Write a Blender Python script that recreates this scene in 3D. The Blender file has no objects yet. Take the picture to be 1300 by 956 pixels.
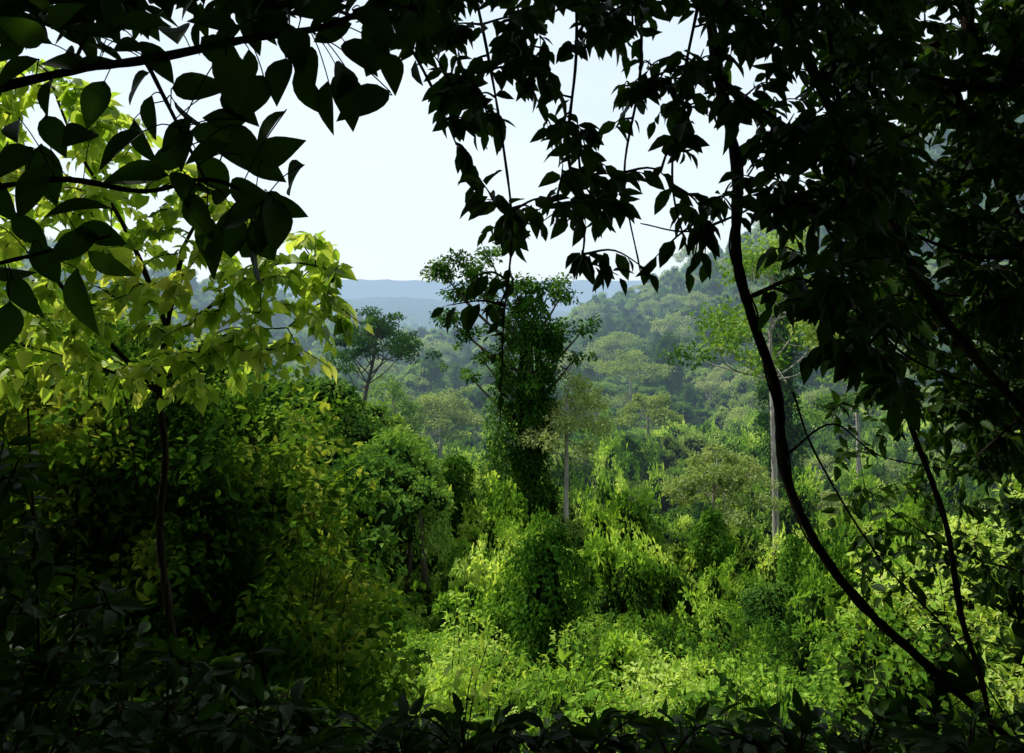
import bpy, math, numpy as np
from mathutils import Vector, Matrix
R = np.random.RandomState(7)
scene = bpy.context.scene
UP = np.array([0,0,1.0])

def W(u, v, d):
    """world point: u,v = centimetres sideways / upward per metre of distance d (m)"""
    return np.array([u*d/100.0, d, v*d/100.0])
def nrm(a):
    a = np.asarray(a, float); return a/(np.linalg.norm(a, axis=-1, keepdims=True)+1e-9)

# ------------------------------------------------------------------ materials
SUN = nrm([-0.62, 0.28, 0.70])
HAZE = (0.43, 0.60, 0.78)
def haze_out(nt, shader, out, scale=950.0):  # aerial haze painted in as bluish emission growing with distance, no air volume
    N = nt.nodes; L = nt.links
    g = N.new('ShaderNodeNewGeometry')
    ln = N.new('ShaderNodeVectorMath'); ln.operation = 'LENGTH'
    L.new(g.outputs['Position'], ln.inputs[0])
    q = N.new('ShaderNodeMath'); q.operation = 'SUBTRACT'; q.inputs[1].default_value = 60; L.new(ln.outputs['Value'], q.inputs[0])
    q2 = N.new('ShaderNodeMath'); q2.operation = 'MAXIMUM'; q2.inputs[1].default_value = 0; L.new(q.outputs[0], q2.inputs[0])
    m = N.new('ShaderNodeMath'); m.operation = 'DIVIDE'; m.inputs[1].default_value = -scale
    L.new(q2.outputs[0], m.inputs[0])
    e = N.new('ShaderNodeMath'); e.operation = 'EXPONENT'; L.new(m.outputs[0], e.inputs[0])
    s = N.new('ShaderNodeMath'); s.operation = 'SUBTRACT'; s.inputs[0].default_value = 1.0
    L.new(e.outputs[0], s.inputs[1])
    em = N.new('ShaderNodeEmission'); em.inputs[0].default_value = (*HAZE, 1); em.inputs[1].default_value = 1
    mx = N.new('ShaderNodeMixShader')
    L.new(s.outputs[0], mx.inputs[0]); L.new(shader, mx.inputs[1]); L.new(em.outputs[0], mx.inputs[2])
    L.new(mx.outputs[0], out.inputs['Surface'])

def leaf_mat(name, cols, transl=0.4, rough=0.5, haze=True, nscale=0.35, gloss=0.0, tint=(1.25,1.15,0.5), amp=1.1):
    m = bpy.data.materials.new(name); m.use_nodes = True; m.cycles.emission_sampling='NONE'
    nt = m.node_tree; N = nt.nodes; L = nt.links
    N.clear(); out = N.new('ShaderNodeOutputMaterial')
    g = N.new('ShaderNodeNewGeometry'); oi = N.new('ShaderNodeObjectInfo')
    no = N.new('ShaderNodeTexNoise'); no.inputs['Scale'].default_value = nscale; no.inputs['Detail'].default_value = 1
    L.new(g.outputs['Position'], no.inputs['Vector'])
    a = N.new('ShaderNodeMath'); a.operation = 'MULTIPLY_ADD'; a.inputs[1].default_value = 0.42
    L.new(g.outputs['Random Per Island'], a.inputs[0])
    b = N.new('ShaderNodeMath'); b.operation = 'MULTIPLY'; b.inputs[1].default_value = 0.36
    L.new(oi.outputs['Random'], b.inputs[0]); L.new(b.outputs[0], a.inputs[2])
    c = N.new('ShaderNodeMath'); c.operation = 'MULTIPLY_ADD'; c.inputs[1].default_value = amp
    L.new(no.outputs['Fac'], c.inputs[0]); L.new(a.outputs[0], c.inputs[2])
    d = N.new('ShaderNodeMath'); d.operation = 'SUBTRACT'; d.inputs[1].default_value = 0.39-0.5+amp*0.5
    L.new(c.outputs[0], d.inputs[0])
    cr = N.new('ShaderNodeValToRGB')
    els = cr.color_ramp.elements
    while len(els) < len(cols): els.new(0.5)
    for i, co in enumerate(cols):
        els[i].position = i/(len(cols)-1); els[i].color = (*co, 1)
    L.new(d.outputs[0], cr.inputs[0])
    if gloss > 0:
        p = N.new('ShaderNodeBsdfPrincipled'); p.inputs['Roughness'].default_value = rough
        p.inputs['Specular IOR Level'].default_value = gloss; L.new(cr.outputs[0], p.inputs['Base Color'])
    else:
        p = N.new('ShaderNodeBsdfDiffuse'); L.new(cr.outputs[0], p.inputs['Color'])
    mm = N.new('ShaderNodeMix'); mm.data_type = 'RGBA'; mm.blend_type = 'MULTIPLY'
    mm.inputs[0].default_value = 1
    L.new(cr.outputs[0], mm.inputs[6]); mm.inputs[7].default_value = (*tint, 1)
    t = N.new('ShaderNodeBsdfTranslucent'); L.new(mm.outputs[2], t.inputs[0])
    mx = N.new('ShaderNodeMixShader'); mx.inputs[0].default_value = transl
    L.new(p.outputs[0], mx.inputs[1]); L.new(t.outputs[0], mx.inputs[2])
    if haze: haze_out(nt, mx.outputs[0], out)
    else: L.new(mx.outputs[0], out.inputs['Surface'])
    return m

def solid_mat(name, c1, c2, scale=3.0, rough=0.85, haze=True, stretch=(1,1,1), bump=0.3):
    m = bpy.data.materials.new(name); m.use_nodes = True; m.cycles.emission_sampling='NONE'
    nt = m.node_tree; N = nt.nodes; L = nt.links
    N.clear(); out = N.new('ShaderNodeOutputMaterial')
    g = N.new('ShaderNodeNewGeometry'); mp = N.new('ShaderNodeMapping')
    mp.inputs['Scale'].default_value = stretch; L.new(g.outputs['Position'], mp.inputs[0])
    no = N.new('ShaderNodeTexNoise'); no.inputs['Scale'].default_value = scale
    no.inputs['Detail'].default_value = 6; no.inputs['Roughness'].default_value = 0.65
    L.new(mp.outputs[0], no.inputs['Vector'])
    cr = N.new('ShaderNodeValToRGB'); cr.color_ramp.elements[0].position = 0.35; cr.color_ramp.elements[1].position = 0.65
    cr.color_ramp.elements[0].color = (*c1, 1); cr.color_ramp.elements[1].color = (*c2, 1)
    L.new(no.outputs['Fac'], cr.inputs[0])
    p = N.new('ShaderNodeBsdfDiffuse')
    L.new(cr.outputs[0], p.inputs['Color'])
    if bump:
        bp = N.new('ShaderNodeBump'); bp.inputs['Strength'].default_value = bump; L.new(no.outputs['Fac'], bp.inputs['Height'])
        L.new(bp.outputs[0], p.inputs['Normal'])
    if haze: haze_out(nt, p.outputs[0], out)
    else: L.new(p.outputs[0], out.inputs['Surface'])
    return m

M_dark = leaf_mat('shade_painted_leaf', [(0.010,0.026,0.005),(0.020,0.052,0.008),(0.045,0.10,0.013)], 0.45, 0.5, haze=False, nscale=2, gloss=0.1)  # near-black leaf colour carries part of the foreground shade
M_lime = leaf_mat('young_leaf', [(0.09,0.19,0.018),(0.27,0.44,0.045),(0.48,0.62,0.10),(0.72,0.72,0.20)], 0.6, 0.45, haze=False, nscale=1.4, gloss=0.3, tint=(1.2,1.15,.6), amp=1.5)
M_bush = leaf_mat('bush_leaf', [(0.02,0.06,0.010),(0.12,0.27,0.03),(0.34,0.54,0.07),(0.60,0.74,0.20)], 0.5, nscale=0.28, amp=2.4)  # dark ramp end and broad noise paint thicket shadows into the colour
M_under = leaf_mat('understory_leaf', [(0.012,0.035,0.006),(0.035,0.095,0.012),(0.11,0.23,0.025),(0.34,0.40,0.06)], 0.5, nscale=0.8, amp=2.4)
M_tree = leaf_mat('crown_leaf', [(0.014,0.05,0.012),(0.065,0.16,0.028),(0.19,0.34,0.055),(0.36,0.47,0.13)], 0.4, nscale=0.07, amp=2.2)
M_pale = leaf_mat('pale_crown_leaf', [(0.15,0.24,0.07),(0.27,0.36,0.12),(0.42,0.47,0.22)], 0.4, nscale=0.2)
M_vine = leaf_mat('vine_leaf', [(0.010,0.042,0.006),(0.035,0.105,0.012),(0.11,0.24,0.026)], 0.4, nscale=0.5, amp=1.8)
M_core = solid_mat('painted_shade_core', (0.006,0.014,0.004), (0.015,0.03,0.006), 2.0, bump=0)  # dark fill painting the shade inside foliage; also colours pillar vine stems
M_bark = solid_mat('dark_bark', (0.012,0.010,0.007), (0.038,0.030,0.022), 12, stretch=(1,1,0.2), haze=False, bump=0.6)
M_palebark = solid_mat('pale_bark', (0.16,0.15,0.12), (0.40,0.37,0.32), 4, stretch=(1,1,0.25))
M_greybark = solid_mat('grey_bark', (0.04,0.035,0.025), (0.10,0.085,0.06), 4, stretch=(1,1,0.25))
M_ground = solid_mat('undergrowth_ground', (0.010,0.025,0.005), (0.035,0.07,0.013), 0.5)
M_floor = solid_mat('forest_floor', (0.006,0.006,0.003), (0.018,0.016,0.008), 6, haze=False)
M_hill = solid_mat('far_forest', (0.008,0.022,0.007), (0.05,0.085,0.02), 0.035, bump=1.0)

# ------------------------------------------------------------------ mesh builder
def leaf_template(n, heart=False, fold=0.12, curl=0.18):
    V=[]; F=[]
    for t in np.linspace(0,1,n+1):
        if heart: w = 0.5*max(0,math.sin(math.pi*min(1,(t+0.10)/1.10)**0.62))*(1-t**4) + (0.12 if t<0.05 else 0)
        else: w = 0.5*math.sin(math.pi*t**0.85)**0.85*(1-0.35*t**3) if 0<t<1 else 0
        z=-curl*t*t; bk=0.10 if heart and t<0.05 else 0
        V += [(t,0,z),(t-bk,w,z+fold*w*2),(t-bk,-w,z+fold*w*2)]
    for i in range(n):
        a=3*i; b=a+3
        F += [(a,b,b+1,a+1),(a,a+2,b+2,b)]
    return np.array(V,float), np.array(F)
T_big = leaf_template(7); T_med = leaf_template(4); T_heart = leaf_template(5, True); T_lo=leaf_template(2)
T_far = (np.array([(0,0,0),(0.45,0.5,0.12),(1,0,-0.15),(0.45,-0.5,0.12)],float), np.array([(0,1,2),(0,2,3)]))

class B:
    def __init__(s): s.v=[]; s.n=0; s.f=[]
    def add(s, V, F, mat):
        V=np.asarray(V,float).reshape(-1,3); F=np.asarray(F)
        s.v.append(V); s.f.append((F+s.n, mat)); s.n+=len(V)
    def leaves(s, P, A, N, Ln, Wd, mat, tmpl):
        P=np.asarray(P,float); k=len(P)
        if k==0: return
        A=nrm(A); Sd=nrm(np.cross(N,A)); Nn=np.cross(A,Sd)
        Ln=np.broadcast_to(np.asarray(Ln,float),(k,)); Wd=np.broadcast_to(np.asarray(Wd,float),(k,))
        TV,TF=tmpl
        V=(P[:,None,:]+A[:,None,:]*(TV[None,:,0,None]*Ln[:,None,None])
           +Sd[:,None,:]*(TV[None,:,1,None]*Wd[:,None,None])
           +Nn[:,None,:]*(TV[None,:,2,None]*Ln[:,None,None]))
        F=(TF[None]+ (np.arange(k)*len(TV))[:,None,None]).reshape(-1,TF.shape[1])
        s.add(V.reshape(-1,3),F,mat)
    def tube(s, pts, rad, mat, sides=6):
        pts=np.asarray(pts,float); k=len(pts)
        rad=np.broadcast_to(np.asarray(rad,float),(k,))
        T=np.gradient(pts,axis=0); T=nrm(T)
        ref=np.array([0.31,0.92,0.1]) if abs(T[0][2])>0.6 else UP
        X=nrm(np.cross(T,ref)); Y=np.cross(T,X)
        a=np.linspace(0,2*math.pi,sides,endpoint=False)
        V=pts[:,None,:]+rad[:,None,None]*(np.cos(a)[None,:,None]*X[:,None,:]+np.sin(a)[None,:,None]*Y[:,None,:])
        F=[]
        for i in range(k-1):
            for j in range(sides):
                j2=(j+1)%sides
                F.append((i*sides+j,i*sides+j2,(i+1)*sides+j2,(i+1)*sides+j))
        s.add(V.reshape(-1,3),np.array(F),mat)
    def mesh(s,name,mats,smooth=False):
        me=bpy.data.meshes.new(name)
        V=np.concatenate(s.v); me.vertices.add(len(V)); me.vertices.foreach_set('co',V.astype(np.float32).ravel())
        loops=np.concatenate([f.ravel() for f,_ in s.f]); sizes=np.concatenate([np.full(len(f),f.shape[1]) for f,_ in s.f])
        mi=np.concatenate([np.full(len(f),m) for f,m in s.f])
        starts=np.concatenate([[0],np.cumsum(sizes)[:-1]])
        me.loops.add(len(loops)); me.loops.foreach_set('vertex_index',loops.astype(np.int32))
        me.polygons.add(len(sizes)); me.polygons.foreach_set('loop_start',starts.astype(np.int32))
        for m in mats: me.materials.append(m)
        me.polygons.foreach_set('material_index',mi.astype(np.int32))
        if smooth: me.polygons.foreach_set('use_smooth',np.ones(len(sizes),bool))
        me.update(calc_edges=True); me.validate()
        return me
    def obj(s,name,mats,smooth=False,link=True):
        o=bpy.data.objects.new(name,s.mesh(name,mats,smooth))
        if link: scene.collection.objects.link(o)
        return o

def smooth_path(pts, k=6):
    pts=[np.asarray(p,float) for p in pts]
    P=[2*pts[0]-pts[1]]+pts+[2*pts[-1]-pts[-2]]; out=[]
    for i in range(1,len(P)-2):
        for t in np.linspace(0,1,k,endpoint=False):
            p0,p1,p2,p3=P[i-1:i+3]
            out.append(0.5*((2*p1)+(-p0+p2)*t+(2*p0-5*p1+4*p2-p3)*t*t+(-p0+3*p1-3*p2+p3)*t**3))
    out.append(P[-2]); return np.array(out)

# ------------------------------------------------------------------ terrain
def wav(x,y,s,seed=0):
    a=np.sin(x/s+seed)*np.cos(y/s*1.13+seed*2)+0.6*np.sin(x/s*1.9+y/s*0.7+seed*3)+0.4*np.cos(y/s*2.3-x/s*1.3+seed)
    return a/2
KY=[-60,-10,1.4,2.2,3,5,8,12,25,50,75,100,180,350,800,1600,9000]
KZ=[6,-0.8,-1.7,-2.0,-2.6,-4.2,-6.0,-8.0,-12.6,-18.5,-22,-24.5,-31,-39,-46,-46,-40]
def terrain(x,y):
    x=np.asarray(x,float); y=np.asarray(y,float)
    z=np.interp(y,KY,KZ); ramp=np.clip((y-40)/140,0,1)
    z=z+ramp*118*np.exp(-((x-225)/150)**2-((y-330)/175)**2)
    z=z+ramp*60*np.exp(-((x+280)/170)**2-((y-420)/200)**2)
    z=z+11*np.exp(-((x+32)/22)**2-((y-50)/26)**2)
    f=np.clip((y-10)/40,0,1)
    z=z+f*(1.0*wav(x,y,3.7,1)+1.6*wav(x,y,12,4))+np.clip((y-150)/200,0,1)*5*wav(x,y,45,2)
    z=z+0.05*wav(x,y,0.7,5)
    z=z+(50+14*wav(x,y,170,3))*np.exp(-((y-1500)/300)**2)*(0.55+0.45*np.tanh((-x-50)/200))
    z=z+(100+9*wav(x,y,330,6)+4*wav(x,y,90,2))*np.exp(-((y-3100)/520)**2)
    return z
ys=np.concatenate([np.linspace(-40,10,90),np.geomspace(10.4,9000,330)])
us=np.linspace(-1.7,1.7,300)
YY,UU=np.meshgrid(ys,us,indexing='ij'); XX=UU*(np.maximum(YY,0)+14)
ZZ=terrain(XX,YY)
ZZ+=np.where(YY>800, 5*wav(XX,YY,23,9)+3*wav(XX,YY,9,4),0)
b=B(); nr,nc=XX.shape
idx=np.arange(nr*nc).reshape(nr,nc)
F=np.stack([idx[:-1,:-1],idx[:-1,1:],idx[1:,1:],idx[1:,:-1]],-1).reshape(-1,4)
yc=((YY[:-1,:-1]+YY[1:,1:])/2).ravel()
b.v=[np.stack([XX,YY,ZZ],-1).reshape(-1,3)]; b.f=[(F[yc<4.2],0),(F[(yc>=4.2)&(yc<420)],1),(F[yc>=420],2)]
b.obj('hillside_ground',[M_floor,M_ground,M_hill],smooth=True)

# ------------------------------------------------------------------ plant generators
def rdir(k): return nrm(R.normal(size=(k,3)))
def puff(b, c, rad, n, L, mat, tmpl=T_far, wr=0.55, hang=0.3, shell=0.55, updome=0.0):
    D=rdir(n)
    if updome: D[:,2]=np.where(D[:,2]<-0.25,-D[:,2]*updome,D[:,2])
    r=shell+(1-shell)*R.rand(n)**0.7
    lump=1+0.16*np.sin(D[:,0]*5+c[0])*np.cos(D[:,1]*6+c[1])+0.1*np.sin(D[:,2]*9+c[2])
    P=np.asarray(c)+D*np.asarray(rad)*(r*lump)[:,None]
    A=D*0.7+R.normal(size=(n,3))*0.6-UP*hang
    N=D*0.5+UP*0.7+R.normal(size=(n,3))*0.45
    Ls=L*(0.65+0.7*R.rand(n))
    b.leaves(P,A,N,Ls,Ls*wr,mat,tmpl)
def core(b,c,rad,mat,k=8):
    th=np.linspace(0.01,math.pi-0.01,k); ph=np.linspace(0,2*math.pi,10,endpoint=False)
    T,Ph=np.meshgrid(th,ph,indexing='ij')
    D=np.stack([np.sin(T)*np.cos(Ph),np.sin(T)*np.sin(Ph),np.cos(T)],-1)
    q=1+0.22*np.sin(D[...,0]*4+c[0]*3)*np.cos(D[...,1]*5)+0.1*R.rand(*T.shape)
    V=np.asarray(c)+D*np.asarray(rad)*q[...,None]
    i=np.arange(k*10).reshape(k,10); j=np.roll(i,-1,1)
    F=np.stack([i[:-1],i[1:],j[1:],j[:-1]],-1).reshape(-1,4)
    b.add(V.reshape(-1,3),F,mat)

def tree_into(b, base, top, crown_r, nl=16, leafL=0.3, per=170, trunk_r=0.25, flat=0.3, crown_h=0.3, bark=0, leaf=1, lean=0.3):
    base=np.asarray(base,float); H=top-base[2]
    pth=[base-[0,0,0.5]]
    off=np.array([0.,0.,0.])
    for t in [0.25,0.5,0.72,0.88]:
        off=off+np.array([R.normal(),R.normal(),0])*lean*0.02*H
        pth.append(base+off+[0,0,H*t])
    P=smooth_path(pth,5); rr=trunk_r*np.linspace(1.15,0.35,len(P)); rr[0]*=1.5
    b.tube(P,rr,bark,8)
    for i in range(nl):
        a=i*2.399+R.rand()*0.6; q=math.sqrt((i+0.5)/nl)
        hh=1-crown_h*(0.15+0.9*q*q*0.75+0.5*(R.rand()-0.3))
        r=crown_r*q*(0.75+0.45*R.rand())
        end=base+off+np.array([math.cos(a)*r,math.sin(a)*r,H*min(hh,0.99)])
        k=int(len(P)*(0.60+0.38*R.rand())) if q<0.8 else int(len(P)*(0.55+0.3*R.rand()))
        k=min(k,len(P)-1); st=P[k]
        mid=(st+end)/2+np.array([0,0,-0.04*H*q])+R.normal(size=3)*0.03*H
        b.tube(smooth_path([st,mid,end],4),np.linspace(rr[k]*0.45,0.02+0.04*trunk_r,9),bark,5)
        pr=crown_r*(0.20+0.14*R.rand())
        puff(b,end,(pr,pr,pr*flat*1.6),per,leafL,leaf,hang=0.15,shell=0.2)
        puff(b,end+R.normal(size=3)*pr*[0.9,0.9,0.3],(pr*.6,pr*.6,pr*flat),per//3,leafL,leaf,hang=0.15,shell=0.2)

def hero_tree(name,u,v_top,d,crown_r,**kw):
    pale=kw.pop('pale',False); bk=kw.pop('barkm',M_palebark); lm=kw.pop('leafm',M_tree)
    x=u*d/100; z=float(terrain(x,d)); b=B()
    tree_into(b,(x,d,z),v_top*d/100,crown_r,**kw)
    return b.obj(name,[bk,M_pale if pale else lm])

def vine_pillar(name,u,v_top,d,rad,prof=None,n=5000,L=0.28,mat=M_vine,base_z=None,extra=None,lumps=14):
    x=u*d/100; z0=float(terrain(x,d)) if base_z is None else base_z; z1=v_top*d/100; H=z1-z0
    b=B(); ph=R.rand()*6
    b.tube(smooth_path([(x,d,z0-0.5),(x+0.05*rad,d,z0+H*.4),(x-0.1*rad,d,z0+H*.9)],6),np.linspace(rad*0.4,rad*0.15,13),0,9)
    if prof is None:
        prof=np.array([1.4,1.0,0.7,0.8,0.95,0.65,0.25])*(1+0.25*R.normal(size=7))
    kk=np.linspace(0,1,len(prof))
    t=R.rand(n); a=R.rand(n)*2*math.pi
    lump=1+0.28*np.sin(a*2+t*H*0.9+ph)*np.cos(t*H*1.1+a)+0.17*np.sin(a*5-t*H*1.9+ph)
    r=rad*np.interp(t,kk,prof)*lump*(0.5+0.5*R.rand(n)**0.5)
    P=np.stack([x+np.cos(a)*r,d+np.sin(a)*r,z0+t*H],-1)
    O=np.stack([np.cos(a),np.sin(a),0*a],-1)
    b.leaves(P,O*0.5-UP*0.6+R.normal(size=(n,3))*0.45,O+UP*0.5+R.normal(size=(n,3))*0.4,L*(0.5+0.9*R.rand(n)),L*0.6,1,T_far)
    for i in range(lumps):
        tt=0.08+0.95*R.rand(); aa=R.rand()*6.28; rr=rad*np.interp(tt,kk,prof)*0.8; q=rad*(0.25+0.35*R.rand())
        puff(b,(x+math.cos(aa)*rr,d+math.sin(aa)*rr,z0+tt*H),(q,q,q*(0.7+R.rand())),int(n*0.03)+40,L,1,hang=0.5,shell=0.3)
    for i in range(12):
        aa=R.rand()*6.28; rr=rad*0.4
        q=[(x+math.cos(aa+s)*rr*np.interp(s2,kk,prof),d+math.sin(aa+s)*rr*np.interp(s2,kk,prof),z0+H*s2*0.9) for s,s2 in zip([0,.5,.9,1.5],[0,.33,.66,1])]
        b.tube(smooth_path(q,4),rad*0.12,2,5)
    if extra: extra(b,x,d,z0,H)
    return b.obj(name,[M_greybark,mat,M_core,M_tree])

# ------------------------------------------------------------------ instance sources
def mkcol(name,objs):
    c=bpy.data.collections.new(name)
    for o in objs: c.objects.link(o)
    return c
def src_near(i):
    b=B()
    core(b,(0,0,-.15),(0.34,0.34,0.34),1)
    for k in range(15):
        dd=nrm(R.normal(size=3)+[0,0,0.8]); tip=dd*(0.6+0.5*R.rand())
        P=smooth_path([(0,0,-0.5),tuple(tip*0.5+[0,0,0.1]),tuple(tip)],3); b.tube(P,np.linspace(.012,.004,len(P)),2,3)
        n=20; t=0.2+0.8*R.rand(n); q=P[(t*(len(P)-1)).astype(int)]
        A=dd*0.5+R.normal(size=(n,3))*0.6-UP*0.2; N=UP+R.normal(size=(n,3))*0.4
        L=0.16*(0.5+0.7*R.rand(n)); b.leaves(q+R.normal(size=(n,3))*0.08,A,N,L,L*0.5,0,T_lo)
    return b.obj('leafy_shrub_source_%d'%i,[M_bush,M_core,M_bark],link=False)
def src_sapling(i):
    b=B()
    for s in range(3):
        bx,by=R.normal()*.25,R.normal()*.25; h=0.8+0.9*R.rand()
        P=smooth_path([(bx,by,-1.2),(bx+R.normal()*.08,by+R.normal()*.08,0),(bx+R.normal()*.2,by+R.normal()*.2,h)],6); b.tube(P,np.linspace(.022,.006,len(P)),2,5)
        for k in range(14):
            p=P[int((0.35+0.65*k/13.)*(len(P)-1))]; a=k*2.4+s; dd=np.array([math.cos(a),math.sin(a),0.35]); ln=(0.45-0.22*k/13.)*(0.7+.5*R.rand())
            Q=np.array([p,p+dd*ln*0.6,p+dd*ln-[0,0,.05]]); b.tube(Q,[.005,.004,.002],2,3)
            n=7; t=np.linspace(0.25,1,n)[:,None]; pos=p+dd*ln*t; sd=np.cross(dd,UP)*np.where(np.arange(n)%2,1,-1)[:,None]
            b.leaves(pos,sd*0.8+dd*0.6-UP*0.35+R.normal(size=(n,3))*.35,UP+R.normal(size=(n,3))*.35,0.16*(0.6+.6*R.rand(n)),0.085,0,T_lo)
    return b.obj('sapling_source_%d'%i,[M_bush,M_core,M_bark],link=False)
def src_mid(i):
    b=B()
    for k in range(5):
        c=R.normal(size=3)*[.6,.6,.3]; rr=0.35+0.45*R.rand()
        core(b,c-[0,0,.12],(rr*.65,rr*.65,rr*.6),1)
        puff(b,c,(rr,rr,rr*.9),230,0.17,0,wr=0.5,hang=0.3,shell=0.55,updome=0.8)
    for k in range(9):
        dd=nrm(R.normal(size=3)+[0,0,1.1]); puff(b,dd*(0.9+0.4*R.rand()),(.22,.22,.22),22,0.2,0,hang=0.0,shell=0.1)
    return b.obj('bush_source_%d'%i,[M_bush,M_core],link=False)
def src_under(i):
    b=B()
    for k in range(7):
        c=R.normal(size=3)*[.5,.5,.4]; rr=0.25+0.25*R.rand()
        puff(b,c,(rr,rr,rr),62,0.14,0,T_med,wr=0.6,hang=0.35,shell=0.2)
    for k in range(4):
        c=R.normal(size=3)*[.35,.35,.3]; b.tube(smooth_path([c*0.2-[0,0,.8],c*.5,c+[0,0,.2]],3),0.008,1,3)
    return b.obj('understory_source_%d'%i,[M_under,M_bark],link=False)
def src_crown(i, m=M_tree):
    b=B()
    b.tube([(0,0,-6),(0.1,0,-2),(0,0,1)],[.3,.22,.1],2,6)
    for k in range(11):
        a=k*2.4; q=math.sqrt(k/11); c=np.array([math.cos(a)*q*2.3,math.sin(a)*q*2.3,1.5*(1-q*q)+R.normal()*0.6-0.3]); rr=0.65+0.65*R.rand()
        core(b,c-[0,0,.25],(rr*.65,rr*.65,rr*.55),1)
        puff(b,c,(rr,rr,rr*.8),150,0.34,0,hang=0.3,shell=0.55,updome=0.8)
    for k in range(6):
        a=R.rand()*6.28; puff(b,(math.cos(a)*1.9,math.sin(a)*1.9,-1.8),(0.8,0.8,1.8),80,0.34,0,hang=0.8,shell=0.3)
    return b.obj('crown_source_%d'%i,[m,M_core,M_greybark],link=False)
def src_umb(i):
    b=B(); tree_into(b,(0,0,-7),3.0,3.6,nl=16,leafL=0.42,per=75,trunk_r=0.2,flat=0.3,crown_h=0.32)
    return b.obj('umbrella_source_%d'%i,[M_palebark,M_pale],link=False)
def src_pillar(i):
    o=vine_pillar('pillar_source_%d'%i,0,0,1,1.3,n=1300,L=0.42,base_z=-7.0)
    scene.collection.objects.unlink(o)
    o.data.transform(Matrix.Translation((0,-1,1.5))); return o
C_near=mkcol('leafy_shrub_kinds',[src_near(i) for i in range(4)]+[src_sapling(i) for i in range(3)])
C_mid=mkcol('bush_kinds',[src_mid(i) for i in range(5)])
C_under=mkcol('understory_kinds',[src_under(i) for i in range(3)])
C_far=mkcol('forest_kinds',[src_crown(i) for i in range(4)]+[src_pillar(i) for i in range(2)]+[src_umb(0),src_umb(1)]) # crown0-3, pillar 4,5, umbrella 6,7

def scatter(name,P,rot,scl,idx,col):
    n=len(P); me=bpy.data.meshes.new(name); me.vertices.add(n)
    me.vertices.foreach_set('co',np.asarray(P,np.float32).ravel())
    for nm,ty,data,key in (('rot','FLOAT_VECTOR',rot,'vector'),('scl','FLOAT_VECTOR',scl,'vector'),('kind','INT',idx,'value')):
        at=me.attributes.new(nm,ty,'POINT'); at.data.foreach_set(key,np.asarray(data,np.float32 if ty!='INT' else np.int32).ravel())
    o=bpy.data.objects.new(name,me); scene.collection.objects.link(o)
    ng=bpy.data.node_groups.new(name,'GeometryNodeTree')
    ng.interface.new_socket('Geometry',in_out='INPUT',socket_type='NodeSocketGeometry')
    ng.interface.new_socket('Geometry',in_out='OUTPUT',socket_type='NodeSocketGeometry')
    N=ng.nodes; L=ng.links
    gi=N.new('NodeGroupInput'); go=N.new('NodeGroupOutput'); ip=N.new('GeometryNodeInstanceOnPoints')
    ci=N.new('GeometryNodeCollectionInfo'); ci.inputs['Collection'].default_value=col
    ci.inputs['Separate Children'].default_value=True; ci.inputs['Reset Children'].default_value=True
    def na(nm,ty):
        q=N.new('GeometryNodeInputNamedAttribute'); q.data_type=ty; q.inputs['Name'].default_value=nm; return q.outputs['Attribute']
    L.new(gi.outputs[0],ip.inputs['Points']); L.new(ci.outputs[0],ip.inputs['Instance'])
    ip.inputs['Pick Instance'].default_value=True
    L.new(na('kind','INT'),ip.inputs['Instance Index'])
    L.new(na('rot','FLOAT_VECTOR'),ip.inputs['Rotation']); L.new(na('scl','FLOAT_VECTOR'),ip.inputs['Scale'])
    L.new(ip.outputs[0],go.inputs[0])
    md=o.modifiers.new('scatter','NODES'); md.node_group=ng
    return o
def rots(n,t=0.25): return np.stack([R.normal(size=n)*t,R.normal(size=n)*t,R.rand(n)*6.28],-1)
def v3(s,k=1): return np.stack([s,s,s*k],-1)

n=620; d=6.5+17*R.rand(n)**0.8; x=(R.rand(n)*1.5-0.75)*d
k=R.choice(7,n,p=[.23,.23,.23,.22,.03,.03,.03]); mound=np.maximum(0,wav(x,d,1.0,3))
s=(0.45+0.65*R.rand(n)+0.3*mound); scatter('sunlit_undergrowth',np.stack([x,d,terrain(x,d)+0.1+0.3*R.rand(n)+1.3*mound+np.where(k>=4,0.6,0)],-1),rots(n,0.2),v3(s,0.8+0.6*R.rand(n)),k,C_near)
n=5600; d=12+100*R.rand(n)**0.7; x=(R.rand(n)*1.5-0.75)*d
big=(wav(x,d,2.1,8)>0.30)*R.rand(n)*np.clip((d-10)/14,0,1)
s=(0.34+0.42*R.rand(n))*(0.75+d/80)*(1+0.45*big); hz=0.6+0.5*R.rand(n)+1.6*big
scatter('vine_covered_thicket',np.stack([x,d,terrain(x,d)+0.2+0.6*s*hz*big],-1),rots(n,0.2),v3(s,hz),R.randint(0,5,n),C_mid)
n=400; d=25+64*R.rand(n)**0.8; x=(R.rand(n)*1.5-0.75)*d
k=R.choice(8,n,p=[.17,.17,.17,.16,.15,.12,.03,.03]); s=(0.20+0.30*R.rand(n)**1.5)*(0.8+d/150)
uu=x/d
keep=~((np.abs(uu)<0.10)&(d<50)) & ~((uu>-.15)&(uu<-.03)&(d>50)&(s>0.35)) & ~((np.abs(uu-.25)<.05)&(d<46)&(s>0.25))
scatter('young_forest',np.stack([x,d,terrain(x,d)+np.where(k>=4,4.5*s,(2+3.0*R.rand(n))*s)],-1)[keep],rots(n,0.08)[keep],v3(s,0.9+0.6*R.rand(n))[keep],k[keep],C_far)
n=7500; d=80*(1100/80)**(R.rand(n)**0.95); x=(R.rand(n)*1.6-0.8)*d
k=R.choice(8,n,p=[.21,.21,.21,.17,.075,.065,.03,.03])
s=(0.36+0.66*R.rand(n)**1.8)*(0.7+np.clip(d,0,500)/300)
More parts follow.
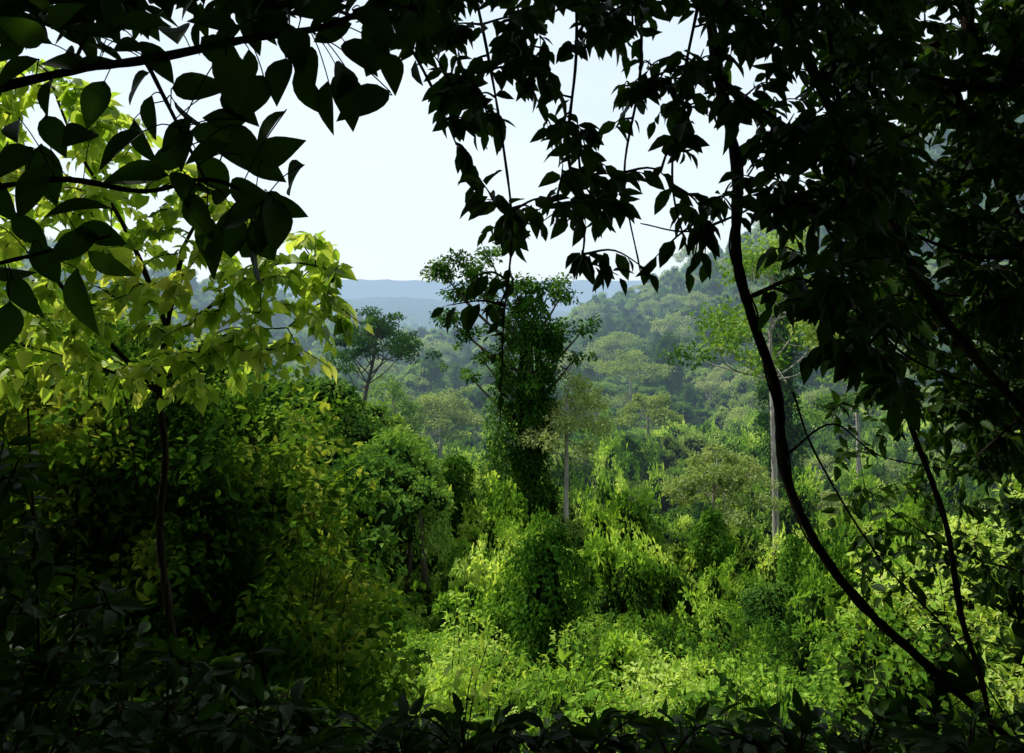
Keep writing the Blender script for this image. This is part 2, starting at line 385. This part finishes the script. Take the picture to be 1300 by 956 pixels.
lift=np.where(k>=4,4.5*s,0.6*s+3.2*R.rand(n)*s)
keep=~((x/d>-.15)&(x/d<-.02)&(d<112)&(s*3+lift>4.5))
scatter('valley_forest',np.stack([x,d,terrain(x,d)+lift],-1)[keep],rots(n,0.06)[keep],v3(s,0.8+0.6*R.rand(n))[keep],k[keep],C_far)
n=150; y=30+30*R.rand(n); u=-.10-0.55*R.rand(n); x=u*y; k=R.choice(8,n,p=[.21,.21,.2,.18,.12,.08,0,0]); s=0.35+0.5*R.rand(n)
top=np.interp(u,[-.65,-.3,-.22,-.15,-.10],[-.02,-.06,-.11,-.17,-.27])*y-1.5*s
tz=terrain(x,y); z=np.minimum(tz+4*s+3*R.rand(n),top); z=np.maximum(z,tz)
scatter('spur_forest',np.stack([x,y,z],-1),rots(n,0.08),v3(s,1.1),k,C_far)
n=430; y=6.8+5.4*R.rand(n); u=-0.72+0.50*R.rand(n); top=np.interp(u,[-.72,-.5,-.34,-.27,-.22],[-.09,-.10,-.17,-.28,-.40])+0.06*wav(u*100,y*3,4,3); v=-0.75+(top+0.75)*R.rand(n)**0.7
s=(0.4+0.4*R.rand(n)); scatter('understory_thicket',np.stack([u*y,y,v*y],-1),rots(n,0.3),v3(s,0.9),R.randint(0,3,n),C_under)
n=110; y=7+6*R.rand(n); u=0.42+0.33*R.rand(n); top=np.interp(u,[.42,.5,.6,.75],[-.46,-.38,-.3,-.12]); v=-0.7+(top+0.7)*R.rand(n)
s=0.5+0.4*R.rand(n); scatter('understory_thicket',np.stack([u*y,y,v*y],-1),rots(n,0.2),v3(s),R.randint(0,4,n),C_near)

# ------------------------------------------------------------------ individual trees
def tower_extra(b,x,d,z0,H):
    for (ex,ez,pr,nn) in [(-5.2,2.6,1.3,260),(-6.6,1.9,1.2,220),(-4.0,1.7,1.3,260),(-5.4,0.2,1.2,200),(-6.2,-1.6,1.2,200),(-4.6,-2.8,1.0,160),(-3.0,3.0,1.0,160),(-3.4,0.2,1.1,200),
                        (2.2,0.0,1.3,240),(3.9,-2.4,1.0,150),(0.6,0.6,1.4,300),(-1.2,0.9,1.3,260),(2.0,-3.0,1.0,150),(-2.4,-0.6,1.1,180),(3.2,-4.4,0.8,110),(-3.6,-4.6,.8,90),(-4.4,-5.8,.8,90)]:
        e=np.array([x+ex,d+R.normal()*1.2,ez]); st=np.array([x+0.1*ex,d,min(ez,0)-2.2-0.3*abs(ex)])
        b.tube(smooth_path([st,(st+e)/2+[0,0,-.3],e],4),np.linspace(.16,.04,9),0,5)
        puff(b,e,(pr,pr,pr*.55),nn,0.32,1,hang=0.2,shell=0.15)
        for q in range(2): puff(b,e+R.normal(size=3)*[.9,.9,.5],(pr*.55,pr*.55,pr*.35),nn//3,0.3,3,hang=0.2,shell=0.15)
    for (ex,ez,hh) in [(-2.0,-6.5,2.6),(-2.6,-9.5,2.8),(-2.0,-11.5,2.6),(-1.8,-4.2,2.2),(-3.0,-13.2,2.0)]:
        puff(b,(x+ex,d-0.6,ez),(0.9,0.9,hh),480,0.26,3,hang=0.9,shell=0.2)
vine_pillar('vine_covered_tree',2.3,0.0,58,1.55,prof=[1.6,1.3,1.1,0.85,1.0,1.2,1.5,1.6,1.2,.5],n=10000,L=0.28,extra=tower_extra,lumps=34)
hero_tree('flat_topped_tree',-18,-0.8,75,4.4,nl=26,leafL=0.30,per=170,trunk_r=0.26,flat=.22,crown_h=0.30,lean=.8,barkm=M_greybark,leafm=M_vine)
hero_tree('flat_topped_tree',-9,-12.0,100,5.0,nl=26,leafL=0.38,per=190,trunk_r=0.28,flat=.28,crown_h=0.4,pale=True)
hero_tree('slender_rainforest_tree',6.9,-9,56,3.0,nl=24,leafL=0.28,per=110,trunk_r=0.20,flat=.5,crown_h=0.45,pale=True)
hero_tree('tall_rainforest_tree',33,8,50,4.5,nl=26,leafL=0.32,per=170,trunk_r=0.20,flat=.5,crown_h=0.35)
hero_tree('flat_topped_tree',25,-18.5,47,2.9,nl=26,leafL=0.24,per=190,trunk_r=0.16,flat=.32,crown_h=0.40,pale=True)
hero_tree('flat_topped_tree',15,-7,140,6,nl=22,leafL=0.45,per=110,trunk_r=0.25,flat=.25,crown_h=0.3,pale=True)
hero_tree('slender_rainforest_tree',17,-12,88,3.5,nl=18,leafL=0.38,per=100,trunk_r=0.2,flat=.3,crown_h=0.3,pale=True)
hero_tree('slender_rainforest_tree',43,-6,72,4,nl=20,leafL=0.34,per=130,trunk_r=0.22,flat=.4,crown_h=0.4)
hero_tree('slender_rainforest_tree',-15,-10,85,3.6,nl=18,leafL=0.34,per=130,trunk_r=0.2,flat=.5,crown_h=0.5)
hero_tree('flat_topped_tree',13,-4.5,190,6,nl=20,leafL=0.55,per=100,trunk_r=0.25,flat=.3,crown_h=0.3,pale=True)
vine_pillar('vine_covered_tree',19.5,-5,160,3.2,n=3000,L=0.55)
vine_pillar('vine_covered_tree',-10,-7,180,3.2,n=3000,L=0.6)
vine_pillar('vine_covered_tree',-7,-20,52,1.4,n=3400,L=0.25)
vine_pillar('vine_covered_tree',25,-27,44,0.95,n=3000,L=0.22)
vine_pillar('vine_covered_tree',33.5,4,70,1.8,n=4500,L=0.34)
vine_pillar('vine_covered_stump',4.0,-30,21,0.85,prof=[1.4,1.0,.8,.85,1.2,1.05,.5],n=3200,L=0.14,lumps=26)
vine_pillar('vine_covered_tree',35,-30,38,0.9,n=2600,L=0.2)

# ------------------------------------------------------------------ leafy branches close by
class Rec:
    def __init__(s): s.b=B(); s.P=[];s.A=[];s.N=[];s.L=[];s.nodes=[]
    def bough(s,pts,r0,r1,k=7,mat=0):
        P=smooth_path(pts,k); n=len(P); rr=np.linspace(r0,r1,n)*(1+0.10*R.normal(size=n))
        s.b.tube(P,rr,mat,8); s.nodes+=list(P); return P
    def leaf(s,p,a,n,L): s.P.append(p);s.A.append(a);s.N.append(n);s.L.append(L)
    def near(s,p):
        Q=np.array(s.nodes); w=np.linalg.norm(Q-p,axis=1)+0.5*np.maximum(0,p[2]-Q[:,2]); return Q[np.argmin(w)]
    def spray(s,tip,n,L,droop=0.5,face=0.4,root=None,rt=0.003,grow=False):
        tip=np.asarray(tip,float); root=s.near(tip) if root is None else np.asarray(root,float)
        v=tip-root; ln=np.linalg.norm(v)+1e-6
        mid=(root+tip)/2+np.array([0,0,0.13*ln])+R.normal(size=3)*0.05*ln
        P=smooth_path([root,mid,tip],5); m=len(P)
        s.b.tube(P,np.linspace(rt*1.6,rt*0.5,m),0,4)
        if grow: s.nodes+=[P[3],P[6],P[8]]
        span=min(1.0,(n*L*0.42)/ln)
        sd=1
        for i in range(n):
            t=1-span*(1-i/(n-1)) if n>1 else 1
            f=t*(m-1); j=min(int(f),m-2); p=P[j]+(P[j+1]-P[j])*(f-j); T=nrm(P[j+1]-P[j])
            S=nrm(np.cross(T,UP)+R.normal(size=3)*0.35)*sd; sd=-sd
            a=T*(0.55 if i<n-1 else 1.2)+S*(0.85 if i<n-1 else 0.1)-UP*droop*(0.6+0.8*R.rand())+R.normal(size=3)*0.22
            nn=UP*(1-face)+np.array([0,-1,0])*face*R.choice([1,-1],p=[.7,.3])+R.normal(size=3)*0.35
            a=nrm(a); s.leaf(p+a*L*0.1,a,nn,L*(0.6+0.6*R.rand()))
    def spray_all(s,T,n,L,droop,face,rt=0.003):
        T=np.array(T); Q=np.array(s.nodes); dm=np.array([np.linalg.norm(Q-p,axis=1).min() for p in T])
        for i in np.argsort(dm): s.spray(T[i],R.randint(n-2,n+2),L,droop,face,rt=rt,grow=True)
    def done(s,name,leafm,tmpl,wr=0.45):
        L=np.array(s.L); s.b.leaves(np.array(s.P),np.array(s.A),np.array(s.N),L,L*wr*(0.85+0.3*R.rand(len(L))),1,tmpl)
        return s.b.obj(name,[M_bark,leafm],smooth=True)

r=Rec()
r.bough([W(-72,24,1.6),W(-55,28,1.6),W(-45,29.5,1.55),W(-33,32,1.55),W(-22,34,1.6),W(-10,40,1.7)],.011,.006)
r.bough([W(-72,12,1.5),W(-57,14.5,1.5),W(-46,13,1.5),W(-38,14.5,1.45),W(-31,12,1.45)],.006,.003)
r.bough([W(-72,2,1.45),W(-60,5,1.45),W(-50,7.5,1.45)],.005,.002)
r.bough([W(-46,30,1.55),W(-42,22,1.5),W(-38,14,1.45)],.005,.002)
A_list=[(-61,33),(-58,25),(-62,21),(-58,15,.13),(-54,20),(-49,18.5),(-45,22),(-47,26),(-41,18.5),(-38,18),(-39,26),(-35,27),(-34,23.5),(-30.5,20.5),(-27.5,14.5),(-31,16),(-34,17),
 (-36,12.5),(-39,10),(-35,7.5),(-32,10.5),(-29.5,9),(-32,3.8),(-30,12),(-51,7.5),(-50,3.8),(-53.5,-1,.15),(-60,8),(-61,0),(-58,4),(-63,3),(-25.5,28.5),(-20.5,24.5),(-23,23.5),(-18.5,24),
 (-43,17),(-52,24),(-56,29),(-36,22),(-33,28),(-54,11),(-64,12),(-37,5.5),(-27,31),(-19,30),(-15,28),(-48,31),(-42,33),(-37,34),(-30,35),(-23,35),(-56,35),(-50,36),(-62,28),(-17,34),(-13,33),
 (-44,29),(-40,22),(-47,15),(-41,13.5),(-59,-2),(-62,17),(-33,13),(-29,27),(-65,6),(-65,25),(-46,34),(-34,37),(-26,37),(-53,33),(-60,37),
 (-37,20),(-33,19),(-37,15),(-34,10),(-38,7),(-31,6.5),(-57,20),(-60,13),(-55,6),(-46,19),(-36,30),(-32,25),(-63,-4),(-21,27),(-25,25),(-29,18),(-31,8),(-33,6),(-28,11),(-39,13),(-42,20),(-35,25)]
for q in A_list:
    u,v=q[0],q[1]; L=(q[2] if len(q)>2 else 0.106)*(0.8+0.3*R.rand()); dd=1.5+R.normal()*0.07
    c=W(u,v,dd); ref=r.near(c); out=nrm(c-ref)
    a=nrm(out*0.8-UP*0.5+np.array([R.normal()*0.8,R.normal()*0.25,R.normal()*0.3]))
    if len(q)>2: a=nrm(-UP+np.array([0.12,0.1,0]))
    base=c-a*L*0.5; n0=np.array([R.normal()*0.5,-1,0.45+R.normal()*0.4])
    r.leaf(base,a,n0,L)
    P=smooth_path([ref,(ref+base)/2+[0,0,.01],base,base+a*L*.1],3); r.b.tube(P,0.0013,0,4)
r.spray_all([W(-66+56*R.rand(),33+7*R.rand(),1.7+0.5*R.rand()) for i in range(48)],6,0.095,0.4,0.6)
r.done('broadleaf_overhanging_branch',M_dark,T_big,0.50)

LIA=[([W(23,44,3.2),W(26,27,3.1),W(28,15,3.0),W(28,5,3.0),W(30,-3,3.0),W(33,-12,3.0),W(34,-22,2.95),W(38,-31,2.95),W(44,-39,2.9),W(54,-48,2.85),W(66,-60,2.85),W(76,-78,2.85),W(78,-90,2.85)],.020,.015),
     ([W(38,44,2.9),W(41,22,2.9),W(43,5,2.85),W(47,-7,2.8),W(50,-17,2.8),W(54,-28,2.75),W(56,-40,2.75),W(59,-50,2.75),W(61,-68,2.75),W(61,-88,2.75)],.009,.009),
     ([W(32,44,3.3),W(38,27,3.2),W(44,15,3.2),W(52,0,3.1),W(58,-8,3.1),W(68,-19,3.0),W(90,-45,3.0),W(95,-88,3.0)],.019,.016),
     ([W(35,-12,3.1),W(38,-20,3.1),W(46,-33,3.1),W(56,-44,3.1),W(66,-62,3.1),W(70,-85,3.1)],.004,.003)]
for pts,a,c in LIA:
    rr=Rec(); P=rr.bough(pts,a,c,9)
    th=np.linspace(0,len(P)*0.35,len(P)); Q=P+np.stack([np.cos(th),np.sin(th),0*th],-1)*a*1.2; rr.b.tube(Q,a*0.2,0,5)
    rr.b.obj('hanging_liana',[M_bark],smooth=True)
r=Rec()
r.bough([W(-22,44,2.6),W(-14,33,2.6),W(-10,26,2.6),W(-7,19,2.6)],.008,.003)
r.bough([W(-6,44,2.6),W(-3,30,2.6),W(-1,18,2.5),W(0,8,2.5),W(-1,-3,2.5),W(-1.5,-16,2.5)],.006,.0018)
r.bough([W(8,44,2.8),W(8,30,2.8),W(7,18,2.7),W(9,8,2.7),W(8,2,2.7)],.007,.003)
r.bough([W(16,44,3),W(16,28,3),W(14,15,3),W(16,3,3)],.007,.003)
r.bough([W(24,40,3.1),W(21,25,3),W(20,14,3),W(22,5,3)],.007,.003)
r.bough([W(26,27,3.1),W(33,22,3.1),W(40,18,3.2),W(50,20,3.4)],.010,.005)
r.bough([W(28,10,3.0),W(22,8,2.9),W(16,9,2.9)],.006,.002)
r.bough([W(30,0,3.0),W(36,2,3.1),W(43,-2,3.2),W(50,-8,3.3),W(60,-12,3.5)],.009,.004)
r.bough([W(34,-20,3.0),W(40,-16,3.1),W(46,-20,3.2),W(56,-22,3.4)],.005,.002)
r.bough([W(72,30,3.6),W(60,26,3.6),W(50,28,3.6),W(40,33,3.5),W(24,36,3.4),W(8,37,3.2)],.02,.008)
r.bough([W(72,10,3.8),W(62,5,3.7),W(54,6,3.6),W(46,10,3.5)],.014,.005)
r.bough([W(72,-12,3.6),W(64,-15,3.5),W(58,-20,3.4)],.01,.004)
ku=[-16,-12,-8,-5,-4,0,5,9,12,16,20,25,30,35,40,46,52,58,66]
kv=[23,23,18,16,4,3,6,3,9,3,8,4,6,-3,-11,-15,-20,-27,-33]
T=[]
while len(T)<490:
    u=-16+66*R.rand(); v=-30+70*R.rand()
    if v<np.interp(u,ku,kv)+3: continue
    g=wav(u,v,3.6,2.2)+0.35*wav(u,v,1.9,5)
    if u<32 and v<36 and g<-0.06: continue
    T.append(W(u,v,2.3+1.1*R.rand()))
r.spray_all(T,7,0.09,0.6,0.55)
for u,v in [(-7,1),(-6,0),(15,2),(16.5,4),(18,3),(23,4),(24,5),(-4.5,14),(-7,17),(0,8),(2,11),(9,5),(11,7),(36,-6),(32,-2)]:
    r.spray(W(u+R.normal(),v+R.normal(),2.6),7,0.095,1.1,0.5)
for k in range(9): r.spray(W(-1.2+R.normal()*0.9,3-2.0*k,2.5),2,0.05,1.0,0.5)
r.done('overhanging_leafy_branch',M_dark,T_med,0.46)
r2=Rec()
r2.bough([W(80,40,4.6),W(60,34,4.5),W(46,30,4.4),W(30,36,4.3)],.03,.01)
r2.bough([W(80,-100,4.4),W(72,-50,4.4),W(70,-20,4.4),W(64,5,4.4),W(58,25,4.4),W(56,44,4.4)],.06,.03)
r2.bough([W(68,5,4.4),W(56,0,4.3),W(46,4,4.3)],.012,.005)
r2.bough([W(68,-15,4.4),W(60,-20,4.2),W(54,-20,4.2)],.012,.005)
r2.bough([W(71,-35,4.4),W(62,-34,4.0),W(52,-30,3.8),W(44,-24,3.7)],.008,.002)
T=[]
while len(T)<780:
    u=36+32*R.rand()**0.75; v=-38+78*R.rand()
    lim=np.interp(u,[36,44,50,56,60,68],[14,-1,-9,-17,-24,-34])
    if v<lim+R.normal()*3: continue
    T.append(W(u,v,3.6+1.4*R.rand()))
r2.spray_all(T,8,0.115,0.6,0.6)
r2.spray_all([W(40+28*R.rand(),-38+32*R.rand(),3.5+0.7*R.rand()) for i in range(120)],6,0.08,0.4,0.5,rt=0.0015)
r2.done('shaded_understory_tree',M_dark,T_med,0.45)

r=Rec()
r.bough([W(-42.0,-90,6),W(-42.8,-60,6),W(-42.2,-45,6),W(-43.9,-30,6),W(-43.2,-20,6),W(-44,-12,6),W(-43,-4,5.9),W(-41,6,5.8)],.036,.018)
r.bough([W(-44,-12,6),W(-52,-4,5.8),W(-60,6,5.6),W(-68,14,5.5)],.02,.006)
r.bough([W(-43,-4,6),W(-48,8,5.8),W(-54,18,5.7),W(-58,28,5.7)],.02,.006)
r.bough([W(-41,6,5.8),W(-38,12,5.7),W(-36,18,5.6)],.014,.005)
r.bough([W(-43.5,-7,6),W(-36,0,5.7),W(-29,4,5.5),W(-21,3,5.4)],.016,.004)
r.bough([W(-44,-11,6),W(-36,-5,5.6),W(-28,-4,5.4)],.014,.004)
r.bough([W(-44,-12,6),W(-54,-8,5.6),W(-66,-5,5.5)],.014,.004)
T=[]
while len(T)<640:
    u=-68+50*R.rand(); v=-15+47*R.rand()
    tp=np.interp(u,[-68,-60,-50,-42,-36,-30,-24,-18],[31,29,25,19,14,10,7,4]); bt=np.interp(u,[-68,-40,-30,-18],[-12,-13,-10,-4])
    if v>tp or v<bt+1.5*R.normal(): continue
    if wav(u,v,3.2,1)<-0.3 and R.rand()<0.8: continue
    T.append(W(u,v,5.0+1.5*R.rand()))
r.spray_all(T,7,0.11,0.5,0.35,rt=0.004)
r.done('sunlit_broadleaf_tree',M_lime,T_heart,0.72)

r=Rec()
for i in range(90):
    u=-78+156*i/89.; y=2.0+1.1*R.rand(); g=float(terrain(u*y/100,y)); t=-0.58*y
    r.bough([(u*y/100,y,g-0.03),(u*y/100+R.normal()*.03,y,(g+t)/2),(u*y/100+R.normal()*.08,y,t)],.005,.0025,4)
for u,vt in [(-66,-10),(-60,-14),(-56,-24),(-50,-30),(-44,-36),(-38,-40),(-32,-42),(66,-40)]:
    y=2.7; r.bough([W(u,-98,y),W(u+1,(-80+vt)/2,y),W(u+2*R.normal(),vt,y)],.007,.003)
T=[]
while len(T)<180:
    u=-68+46*R.rand(); v=-58+52*R.rand(); lim=np.interp(u,[-68,-62,-57,-50,-40,-30,-22],[-8,-16,-34,-40,-44,-47,-52])
    if v>lim+R.normal()*1.5: continue
    T.append(W(u,v,2.3+0.8*R.rand()))
r.spray_all(T,6,0.095,0.3,0.35)
for i in range(560):
    u=-72+144*R.rand(); y=2.0+1.2*R.rand(); v=-52.5+1.5*wav(u,0,3.0,1)-13*R.rand()**1.3+R.normal()*0.6
    r.spray(W(u,v,y),6,0.075,0.25,0.3)
r.done('shaded_undergrowth',M_dark,T_med,0.45)

b=B()  # leaf screens and trunks out of view, added to keep light off the foreground
def slab(n,lo,hi,L):
    P=np.array(lo)+R.rand(n,3)*(np.array(hi)-np.array(lo))
    b.leaves(P,R.normal(size=(n,3))-UP*0.3,UP+R.normal(size=(n,3))*0.6,L*(0.7+0.6*R.rand(n)),L*0.55,1,T_far)
slab(14000,(-9,-6,3.7),(7,4.9,5.0),0.5)
slab(3500,(-9,-6,-1.6),(9,-4,4),0.55); slab(2500,(-9,-5,-1.6),(-6,3.2,4.2),0.55); slab(2500,(5,-5,-1.6),(8,4.5,4.2),0.55)
for x,y in [(-5.5,-3),(-3,-5),(2.5,-4.5),(6,-2),(6.5,3),(-6.5,2)]:
    b.tube(smooth_path([(x,y,-3.5),(x+.1,y,1.5),(x-.1,y+.2,5)],5),np.linspace(.22,.12,11),0,9)
    for k in range(5):
        a=R.rand()*6.28; b.tube(smooth_path([(x,y,2.5+.4*k),(x+math.cos(a)*1.2,y+math.sin(a)*1.2,3.6),(x+math.cos(a)*2.5,y+math.sin(a)*2.5 if y<2 else y-1,4.4)],4),np.linspace(.06,.02,9),0,6)
b.obj('unseen_shade_canopy',[M_bark,M_dark])

# ------------------------------------------------------------------ sky, sun, camera
w=bpy.data.worlds.new('World'); scene.world=w; w.use_nodes=True; nt=w.node_tree
bg=nt.nodes['Background']; sky=nt.nodes.new('ShaderNodeTexSky'); sky.sky_type='NISHITA'; sky.sun_disc=False
el=math.asin(SUN[2]); az=math.atan2(SUN[0],SUN[1])
sky.sun_elevation=el; sky.sun_rotation=az; sky.dust_density=1.0; sky.air_density=1.0; sky.ozone_density=1.0
tc=nt.nodes.new('ShaderNodeTexCoord'); mp=nt.nodes.new('ShaderNodeMapping'); mp.inputs['Scale'].default_value=(1,1,3.5)
nz=nt.nodes.new('ShaderNodeTexNoise'); nz.inputs['Scale'].default_value=1.6; nz.inputs['Detail'].default_value=4
rp=nt.nodes.new('ShaderNodeMapRange'); rp.inputs['From Min'].default_value=0.3; rp.inputs['From Max'].default_value=0.7
rp.inputs['To Min'].default_value=0.62; rp.inputs['To Max'].default_value=0.97
mx=nt.nodes.new('ShaderNodeMix'); mx.data_type='RGBA'; mx.inputs[7].default_value=(6.1,7.0,7.6,1)
nt.links.new(tc.outputs['Generated'],mp.inputs[0]); nt.links.new(mp.outputs[0],nz.inputs['Vector']); nt.links.new(nz.outputs['Fac'],rp.inputs[0])
nt.links.new(rp.outputs[0],mx.inputs[0]); nt.links.new(sky.outputs[0],mx.inputs[6])
nt.links.new(mx.outputs[2],bg.inputs[0]); bg.inputs[1].default_value=0.15
l=bpy.data.lights.new('sun','SUN'); l.energy=5.0; l.angle=math.radians(0.5); l.color=(1,0.96,0.88)
so=bpy.data.objects.new('sun',l); scene.collection.objects.link(so)
so.rotation_euler=Vector(SUN).to_track_quat('Z','Y').to_euler()
cam=bpy.data.cameras.new('camera'); co=bpy.data.objects.new('camera',cam); scene.collection.objects.link(co)
co.location=(0,0,0); co.rotation_euler=(math.radians(90),0,0)
cam.lens=28.2; cam.sensor_width=36; cam.shift_y=-0.079; cam.clip_start=0.05; cam.clip_end=20000
scene.camera=co
scene.view_settings.view_transform='Standard'; scene.view_settings.look='None'; scene.view_settings.exposure=0
